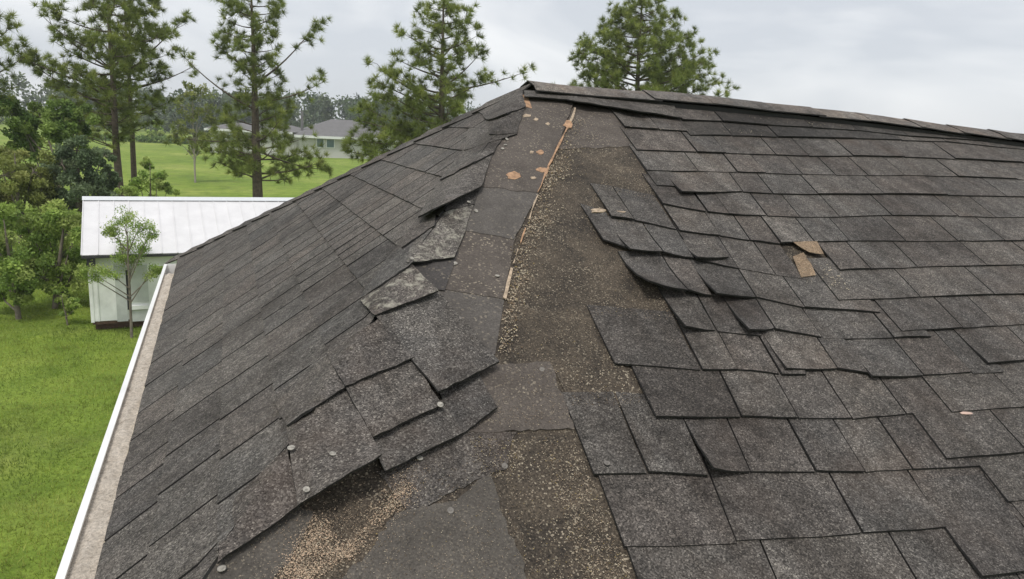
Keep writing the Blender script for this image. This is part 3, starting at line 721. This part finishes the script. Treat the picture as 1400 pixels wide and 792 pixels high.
pine('tall double-crowned pine at far left, left trunk of the pair behind the shrubs', [(164, 262), (158, 190), (155, 120), (150, 50), (147, -20), (146, -70)], 31,
     [(-70, 130, 165), (-30, 112, 190), (10, 92, 205), (35, 60, 215), (60, 45, 225), (85, 30, 205), (110, 40, 190), (140, 60, 185), (165, 90, 190), (195, 80, 165)], 60, .16,
     [((155, 125), (20, 75), 1), ((157, 150), (38, 85), 1), ((153, 95), (58, 22), 1), ((160, 170), (60, 160), 1), ((161, 210), (50, 200), .8)], nn=58, dens=1.0)
pine('slimmer pine standing just right of the double pine at left', [(184, 258), (181, 190), (177, 110), (172, 40), (170, -10), (169, -45)], 33.5,
     [(-45, 155, 190), (-10, 150, 225), (20, 150, 250), (40, 140, 255), (60, 150, 252), (85, 150, 240), (110, 140, 225), (140, 140, 225), (170, 150, 210)], 46, .13,
     [((178, 120), (262, 92), .5), ((177, 100), (250, 30), 1), ((180, 160), (230, 140), 1)], nn=58, dens=.95)
pine('solitary straight pine rising above the white shed roof', [(353, 285), (350, 200), (348, 120), (346, 50), (344, 10), (343, -18)], 29,
     [(-18, 330, 358), (0, 302, 385), (15, 292, 382), (35, 285, 378), (55, 290, 385), (75, 305, 400), (100, 325, 400), (125, 325, 395), (150, 310, 415), (175, 295, 420), (200, 285, 435), (225, 295, 440), (240, 310, 430)], 62, .22,
     [((349, 150), (252, 78), .22), ((349, 140), (442, 112), .6), ((347, 115), (428, 38), .8), ((350, 190), (252, 190), .35), ((351, 215), (290, 205), .5), ((351, 205), (442, 232), .6), ((347, 100), (293, 58), .8)], dens=.95)
pine('broad pine with a sparse waist directly behind the hip of the roof', [(601, 330), (603, 210), (604, 130), (605, 70), (606, 25), (606, 6)], 26,
     [(6, 596, 616), (20, 572, 640), (40, 556, 655), (55, 552, 664), (68, 556, 655), (80, 575, 630), (92, 530, 640), (105, 508, 660), (125, 505, 650), (150, 500, 625), (180, 490, 590), (205, 472, 560), (225, 465, 520)], 74, .21,
     [((604, 125), (714, 100), .8), ((604, 105), (545, 82), .35), ((605, 120), (655, 75), .3), ((604, 150), (512, 110), 1), ((604, 190), (480, 190), 1), ((604, 205), (478, 208), 1), ((604, 182), (492, 165), 1), ((604, 215), (512, 200), 1), ((604, 170), (530, 140), 1)], dens=.8)
pine('dense rounded pine behind the middle of the ridge', [(868, 300), (871, 130), (873, 80), (876, 30), (878, 2)], 28,
     [(0, 862, 892), (15, 842, 908), (32, 828, 925), (50, 818, 936), (66, 795, 935), (80, 790, 962), (95, 796, 970), (110, 782, 975), (125, 775, 978), (145, 790, 960)], 78, .22,
     [((870, 135), (970, 75), 1), ((870, 140), (978, 112), .8), ((870, 130), (792, 70), 1)], nn=58, dens=.95)
pine('pine at the left edge of the picture, only its branch ends showing', [(-60, 260), (-58, 150), (-56, 50), (-55, -40)], 27,
     [(-40, -80, -30), (20, -110, -5), (45, -120, 12), (70, -120, 0), (95, -125, 30), (120, -120, 22), (150, -110, 10), (180, -100, 0)], 46, .22, [((-57, 130), (34, 78), .8), ((-57, 80), (12, 40), .9)])

def leaves(ctrs, rads, n, size, squash=.8):
    out_ = []
    for c, r in zip(ctrs, rads):
        d_ = runit(n); rr = r*(rng.random((n, 1))**.45)*(1+.25*rng.normal(0, 1, (n, 1))*.5); p = c+d_*rr*np.array([1, 1, squash])
        a = runit(n); b = np.cross(a, runit(n)); b /= np.linalg.norm(b, axis=1, keepdims=True)+1e-9
        s = size*(.6+.7*rng.random((n, 1)))
        out_.append(np.stack([p-a*s, p+b*s*.55, p+a*s], 1)); out_.append(np.stack([p-a*s, p+a*s, p-b*s*.55], 1))
    return np.concatenate(out_)
def leafy(name, label, cat, base, clumps, Y, kind, nleaf, size, rt=.05, group=None, nsub=7, bark=None, spread=.6, fork=(.25, .6), puff=1):
    """clumps: (px, py, radius px) of crown masses at distance Y"""
    b = at_y(*base, Y); root = tag(empty(name, (b[0], Y, 0)), label, cat, group)
    g = Geo(); cs, rs = [], []
    top = max((at_y(px, py, Y) for px, py, r in clumps), key=lambda p: p[2])
    g.tube([(b[0], Y, -.05), (b[0]*.7+top[0]*.3, Y+.03, top[2]*.35), (b[0]*.3+top[0]*.7, Y-.03, top[2]*.7), top], [rt, rt*.8, rt*.5, rt*.15], 7)
    for px, py, r in clumps:
        c = at_y(px, py, Y+R_(-spread, spread)); rm = r/FPX*np.linalg.norm(c-CAM)
        f0 = R_(*fork); st = np.array([b[0]*(1-f0)+top[0]*f0, Y, min(c[2], top[2])*f0])
        g.tube([st, (st+c)/2+rng.normal(0, .06, 3)*rm, c], [rt*.45, rt*.3, rt*.12], 5)
        for _ in range(nsub):
            o = c+runit(1)[0]*rm*R_(.3, .95); g.tube([c, (c+o)/2+rng.normal(0, .03, 3), o], [rt*.15, rt*.1, rt*.05], 3)
            cs.append(o); rs.append(rm*R_(.28, .5)*puff)
    g.build('trunk', bark or BK2, root, True)
    V = leaves(cs, rs, nleaf, size); m = len(cs); mi = np.concatenate([np.full(nleaf*2, rng.choice(3, p=[.45, .3, .25])) for _ in range(m)])
    tri_mesh('crown', V, LV[kind], root, mi); return root
leafy('sapling', 'slender young tree with sparse leaves right in front of the shed door', 'tree', (180, 463), [(173, 298, 12), (190, 310, 15), (160, 314, 15), (205, 318, 9), (150, 318, 8), (176, 328, 16), (195, 338, 10), (165, 345, 12), (130, 376, 11), (112, 372, 8), (205, 372, 11), (218, 368, 7), (180, 358, 14), (150, 372, 10)], 13.7, 'light', 70, .019, .032, spread=.35, nsub=10, fork=(.5, .9), puff=1.7)
leafy('small_tree', 'bushy light green tree left of the shed, its thin trunk on the lawn', 'tree', (76, 440), [(88, 300, 22), (62, 310, 24), (100, 325, 20), (50, 345, 24), (85, 350, 26), (98, 375, 20), (60, 380, 24), (80, 395, 18), (38, 370, 18), (40, 320, 20)], 16.5, 'light', 230, .036, .07, nsub=9)
leafy('small_tree', 'light green tree at the left edge with a pale stem in the lawn', 'tree', (27, 452), [(15, 330, 26), (-10, 350, 26), (20, 370, 26), (0, 395, 24), (30, 400, 16), (5, 300, 22), (-20, 320, 20)], 15.6, 'light', 230, .036, .06, nsub=9)
leafy('shrub', 'low sprig of pale leaves at the foot of the bushes beside the shed', 'shrub', (92, 436), [(84, 405, 9), (98, 412, 10), (92, 425, 9), (105, 420, 7)], 14.9, 'light', 70, .028, .02, nsub=6, spread=.15)
leafy('small_tree', 'grey-green dense bush behind the left end of the shed', 'tree', (112, 300), [(105, 205, 20), (85, 225, 24), (125, 230, 24), (140, 215, 14), (70, 255, 24), (105, 260, 26), (135, 260, 20), (95, 285, 20), (150, 240, 12)], 21, 'grey', 240, .045, .09, nsub=9)
leafy('small_tree', 'olive bushy tree at left, between the grey-green bush and the picture edge', 'tree', (28, 330), [(20, 210, 24), (45, 235, 26), (5, 240, 26), (30, 265, 28), (55, 270, 20), (-10, 275, 26), (15, 290, 26), (60, 290, 20)], 20, 'olive', 250, .045, .09, nsub=9)
leafy('small_tree', 'mid green tree with light upper boughs left of the paired pines', 'tree', (70, 300), [(55, 160, 22), (85, 150, 20), (110, 165, 18), (30, 175, 22), (75, 180, 22), (100, 190, 16), (15, 155, 20), (-10, 170, 22), (40, 195, 18)], 27, 'mid', 230, .058, .10, nsub=9)
leafy('shrub', 'young bright shrub between the paired pines and the shed roof', 'shrub', (205, 320), [(205, 225, 10), (190, 245, 14), (215, 245, 14), (175, 262, 14), (205, 265, 18), (228, 262, 12)], 20, 'light', 90, .04, .05, nsub=8)
leafy('small_tree', 'dark understorey tree tucked beside the shed wall', 'tree', (66, 425), [(70, 300, 24), (100, 300, 22), (45, 300, 22), (105, 350, 16), (75, 340, 26), (30, 345, 26), (100, 400, 16), (70, 400, 22)], 19.5, 'light', 230, .045, .07, nsub=9)
leafy('small_tree', 'thin bare-stemmed tree out in the field left of the solitary pine', 'tree', (267, 251), [(262, 122, 12), (275, 130, 14), (250, 145, 13), (285, 150, 13), (268, 160, 15), (245, 170, 13), (290, 172, 11), (262, 188, 14), (280, 190, 12), (240, 190, 9), (268, 205, 11)], 53, 'olive', 45,   .085, .07, nsub=9, fork=(.3, .8), bark=plain('pale_bark', (.3, .27, .23), .9))
leafy('small_tree', 'yellow-green round tree far out at the edge of the field', 'tree', (215, 196), [(214, 178, 9), (208, 184, 8), (220, 186, 8)], 130, 'light', 60, .22, .15, nsub=7)

# ---- the shed
YS = 14.3
P0 = at_y(118, 452, YS); xl = at_y(117, 400, YS)[0]; ze_ = at_y(112, 349, YS-.18)[2]; xr = xl+5.2
YR = YS+1.7; zr = at_y(108, 271, YR)[2]; xroof = at_y(110, 300, YS+.6)[0]
shed = tag(empty('shed', (xl, YS, 0)), 'white metal shed with standing-seam roof standing on the lawn below', 'shed')
WM = plain('shed_white', (.80, .81, .79), .5, .16, 2.2); GM = plain('shed_grey_panel', (.50, .52, .50), .6, .12, 6); DK = plain('shed_dark', (.035, .035, .04), .7); RF = plain('shed_roof_white', (.66, .65, .66), .42, .07, 3); WD = plain('shed_skid_wood', (.10, .06, .04), .9, .3, 12)
zb = .22
box('wall', (xl, YS, zb), (xr, YS+.06, ze_-.02), WM, shed); box('wall', (xl, YS+.06, zb), (xl+.06, 2*YR-YS-.06, ze_-.02), WM, shed); box('wall', (xr-.06, YS+.06, zb), (xr, 2*YR-YS-.06, ze_-.02), WM, shed); box('wall', (xl, 2*YR-YS-.06, zb), (xr, 2*YR-YS, ze_-.02), WM, shed)
for xe in (xl+.003, xr-.063):
    V = [(xe, YS+.06, ze_-.02), (xe, 2*YR-YS-.06, ze_-.02), (xe, YR, zr-.06)]; V += [(a+.06, b, c) for a, b, c in V]
    mesh('gable', V, [(0, 2, 1), (3, 4, 5), (0, 1, 4, 3), (1, 2, 5, 4), (2, 0, 3, 5)], WM, shed)
def px_x(px): return at_y(px, 400, YS)[0]
for px, wd in ((127, .03), (151, .035), (198, .03), (232, .03)): box('trim_strip', (px_x(px)-wd/2, YS-.018, zb), (px_x(px)+wd/2, YS+.002, ze_-.03), WM, shed)
box('corner_trim', (xl-.015, YS-.015, zb-.02), (xl+.05, YS+.003, ze_-.1), WM, shed)
dz0, dz1 = at_y(170, 440, YS)[2], at_y(170, 364, YS)[2]
d1 = box('door', (px_x(152), YS-.03, dz0), (px_x(167), YS-.003, dz1), GM, shed); box('hinge', (px_x(152)+.01, YS-.04, dz1-.3), (px_x(152)+.05, YS-.03, dz1-.2), DK, d1)
d2 = box('door', (px_x(171), YS-.03, at_y(180, 414, YS)[2]), (px_x(197), YS-.003, dz1), GM, shed)
box('gap', (px_x(167), YS-.006, at_y(170, 425, YS)[2]), (px_x(170), YS-.002, dz1-.1), DK, shed)
box('ledge', (px_x(171), YS-.07, at_y(180, 424, YS)[2]), (px_x(197), YS-.004, at_y(180, 419, YS)[2]), WM, shed)
box('lower_panel', (px_x(171), YS-.022, dz0-.02), (px_x(197), YS-.004, at_y(180, 425, YS)[2]), GM, shed)
box('eave_trim', (xroof, YS-.2, ze_-.07), (xr+.15, YS-.17, ze_+.0), DK, shed); box('bracket', (xl-.01, YS-.16, ze_-.26), (xl+.14, YS-.005, ze_-.075), DK, shed)
for yy_ in (YS+.15, 2*YR-YS-.3): box('skid', (xl+.05, yy_, -.02), (xr-.05, yy_+.16, zb-.02), WD, shed)
box('floor', (xl+.01, YS+.01, zb-.07), (xr-.01, 2*YR-YS-.01, zb-.001), WD, shed)
sl = np.array([0, YR-(YS-.2), zr-ze_]); pw = .30; k = 0; x_ = xroof
while x_ < xr+.15:
    for sgn in (1, -1):
        ya, yb = (YS-.2, YR) if sgn == 1 else (2*YR-YS+.2, YR)
        V = [(x_, ya, ze_), (x_+pw, ya, ze_), (x_+pw, yb, zr), (x_, yb, zr)]; V += [(a, b, c-.02) for a, b, c in V]
        mesh('roof_panel', V, [(0, 1, 2, 3), (7, 6, 5, 4), (0, 4, 5, 1), (1, 5, 6, 2), (2, 6, 7, 3), (3, 7, 4, 0)], RF, shed)
        V = [(x_-.010, ya-.005*sgn, ze_+.001), (x_+.010, ya-.005*sgn, ze_+.001), (x_+.010, yb, zr+.001), (x_-.010, yb, zr+.001)]; V = [(a, b, c+.016) for a, b, c in V]+V
        mesh('seam', V, [(0, 1, 2, 3), (7, 6, 5, 4), (0, 4, 5, 1), (1, 5, 6, 2), (2, 6, 7, 3), (3, 7, 4, 0)], RF, shed)
    x_ += pw
V = [(xroof-.02, YR-.12, zr-.03), (xroof-.02, YR, zr+.045), (xroof-.02, YR+.12, zr-.03), (xroof-.02, YR, zr+.02)]; V += [(xr+.16, b, c) for a, b, c in V]
mesh('ridge_flashing', V, [(0, 1, 5, 4), (1, 2, 6, 5), (2, 3, 7, 6), (3, 0, 4, 7), (0, 3, 2, 1), (4, 5, 6, 7)], plain('flashing', (.62, .64, .66), .4, .05), shed)

# ---- the house across the field
YH = 100.0
def HX(px): return at_y(px, 190, YH)[0]
def HZ(py): return at_y(400, py, YH)[2]
fh = tag(empty('far_house', (HX(400), YH, 0)), 'low pale house with grey shingle roof across the field', 'house')
FW = plain('far_wall', (.52, .52, .49), .7, .05, .6); FR = plain('far_roof', (.15, .145, .145), .9, .12, 2); FG = plain('far_glass', (.10, .16, .17), .15, .2, 1); FT = plain('far_trim', (.72, .73, .73), .5, .03)
xa, xb, xc_ = HX(287), HX(408), HX(535); zt = HZ(184)
box('wall', (xa, YH, -.1), (xb+1, YH+9, HZ(181)), FW, fh); box('wall', (xb, YH-2, -.1), (xc_, YH+9.5, zt), FW, fh)
def hip(name, x0, x1, y0, y1, z0, z1, inset, mat):
    ym = (y0+y1)/2; V = [(x0, y0, z0), (x1, y0, z0), (x1, y1, z0), (x0, y1, z0), (x0+inset, ym, z1), (x1-inset, ym, z1)]
    return mesh(name, V, [(0, 1, 5, 4), (1, 2, 5), (2, 3, 4, 5), (3, 0, 4), (3, 2, 1, 0)], mat, fh)
hip('roof', xa-.6, xb+3, YH-.6, YH+9.6, HZ(181), HZ(172), 3.5, FR); hip('roof', xb-.7, xc_+.7, YH-2.7, YH+10, zt, HZ(160), 5.5, FR)
box('fascia', (xb-.75, YH-2.78, zt-.3), (xc_+.75, YH-2.71, zt+.02), FT, fh); box('fascia', (xa-.65, YH-.68, HZ(181)-.25), (xb-.8, YH-.61, HZ(181)+.02), FT, fh)
for a, b in ((430, 441), (443, 455), (492, 505)):
    w_ = box('window', (HX(a), YH-2.08, HZ(200)), (HX(b), YH-2.005, HZ(187)), FT, fh); box('pane', (HX(a+1.2), YH-2.12, HZ(198.8)), (HX(b-1.2), YH-2.085, HZ(188.2)), FG, w_)
w_ = box('window', (HX(312), YH-.08, HZ(197)), (HX(320), YH-.005, HZ(187)), FT, fh); box('pane', (HX(313), YH-.12, HZ(196)), (HX(319), YH-.085, HZ(188)), FG, w_)
box('chimney', (HX(413), YH+1, zt), (HX(416), YH+1.8, HZ(151)), FR, fh)

# ---- woods closing the field, grass blades near the house
cs, rs = [], []
for i in range(700):
    x_ = R_(-200, 340); y_ = R_(190, 250); hgt_ = R_(9, 12)*(1+.15*math.sin(x_*.043))*(1.3 if x_ < -22 else 1)
    for q in range(3): cs.append(np.array([x_+R_(-2, 2), y_+R_(-2, 2), hgt_*(.22+.29*q)])); rs.append(R_(2.2, 3.6)*(1-.12*q))
fw = tri_mesh('far_woods', leaves(cs, rs, 110, .5, 1.05), [leaf_mat('woods_dark', (.065, .10, .05), .3, .15), leaf_mat('woods_mid', (.09, .13, .06), .3, .15), leaf_mat('woods_pale', (.115, .15, .07), .3, .15)], None, np.repeat(rng.choice(3, len(cs)), 220))
tag(fw, 'dark wood closing off the far side of the field', 'woods', kind='stuff')
hs, hr = [], []
for i in range(60): 
    x_ = R_(-22, -6); hs.append(np.array([x_, 128+R_(-1, 1), .5])); hr.append(R_(.6, 1.0))
hd = tri_mesh('hedge_scrub', leaves(hs, hr, 40, .22), LV['mid'], None, np.repeat(rng.choice(3, 60), 80)); tag(hd, 'low line of scrub crossing the far field', 'scrub', kind='stuff')
n = 150000
rad_ = 4+rng.random(n)**1.25*15
bx_ = -9.5+rng.random(n)*10.5; by_ = 2.2+rng.random(n)**1.3*18
keep = (bx_ < -1.9) | (by_ > 3.5); bx_, by_ = bx_[keep], by_[keep]; n = len(bx_)
bh = .025+.045*rng.random(n)*(1+.6*np.sin(bx_*1.7)*np.sin(by_*1.3)); ba = rng.random(n)*6.28; bl = rng.normal(0, .025, (n, 2)); bw = .004+.004*rng.random(n)
bz = .05*np.sin(bx_*.21)*np.sin(by_*.17+1)*np.clip((by_-6)/20, 0, 1)
p = np.stack([bx_, by_, bz], 1); dxy = np.stack([np.cos(ba), np.sin(ba), 0*ba], 1)*bw[:, None]
V = np.stack([p-dxy, p+dxy, p+np.stack([bl[:, 0], bl[:, 1], bh], 1)], 1)
fld = np.sin(bx_*1.3+np.sin(by_*.9)*1.4)*np.sin(by_*1.1-bx_*.5)+.6*np.sin(bx_*3.1+by_*2.3)*np.sin(by_*3.7)+rng.normal(0, .55, n)
gi = np.digitize(fld, [-.75, -.1, .75])
keep = ~((fld > 1.45) & (rng.random(n) < .6)); V, gi = V[keep], gi[keep]
gb_ = tri_mesh('grass_blades', V, [leaf_mat('grass_c', (.145, .215, .04), .3, .4), leaf_mat('grass_a', (.215, .295, .052), .35, .4), leaf_mat('grass_b', (.285, .355, .075), .35, .4), leaf_mat('grass_d', (.31, .36, .085), .35, .4)], None, gi)
tag(gb_, 'short mown grass blades of the lawn below the roof', 'grass', kind='stuff')
shed.rotation_euler.z = math.radians(6); shed.location.x += .08
print('shingles', count['s'], 'objects', len(bpy.data.objects))

# ---- the humid air over the field
hz_ = box('haze', (-420, -25, -1.2), (520, 330, 17.5), None)
hm = bpy.data.materials.new('humid_air'); hm.use_nodes = True; nt = hm.node_tree; nt.nodes.clear()
pv = N(nt, 'ShaderNodeVolumePrincipled'); pv.inputs['Density'].default_value = .0007; pv.inputs['Color'].default_value = (.86, .89, .93, 1)
nt.links.new(pv.outputs[0], N(nt, 'ShaderNodeOutputMaterial').inputs['Volume'])
hz_.data.materials.clear(); hz_.data.materials.append(hm); tag(hz_, 'thin humid haze over the field', 'haze', kind='stuff')
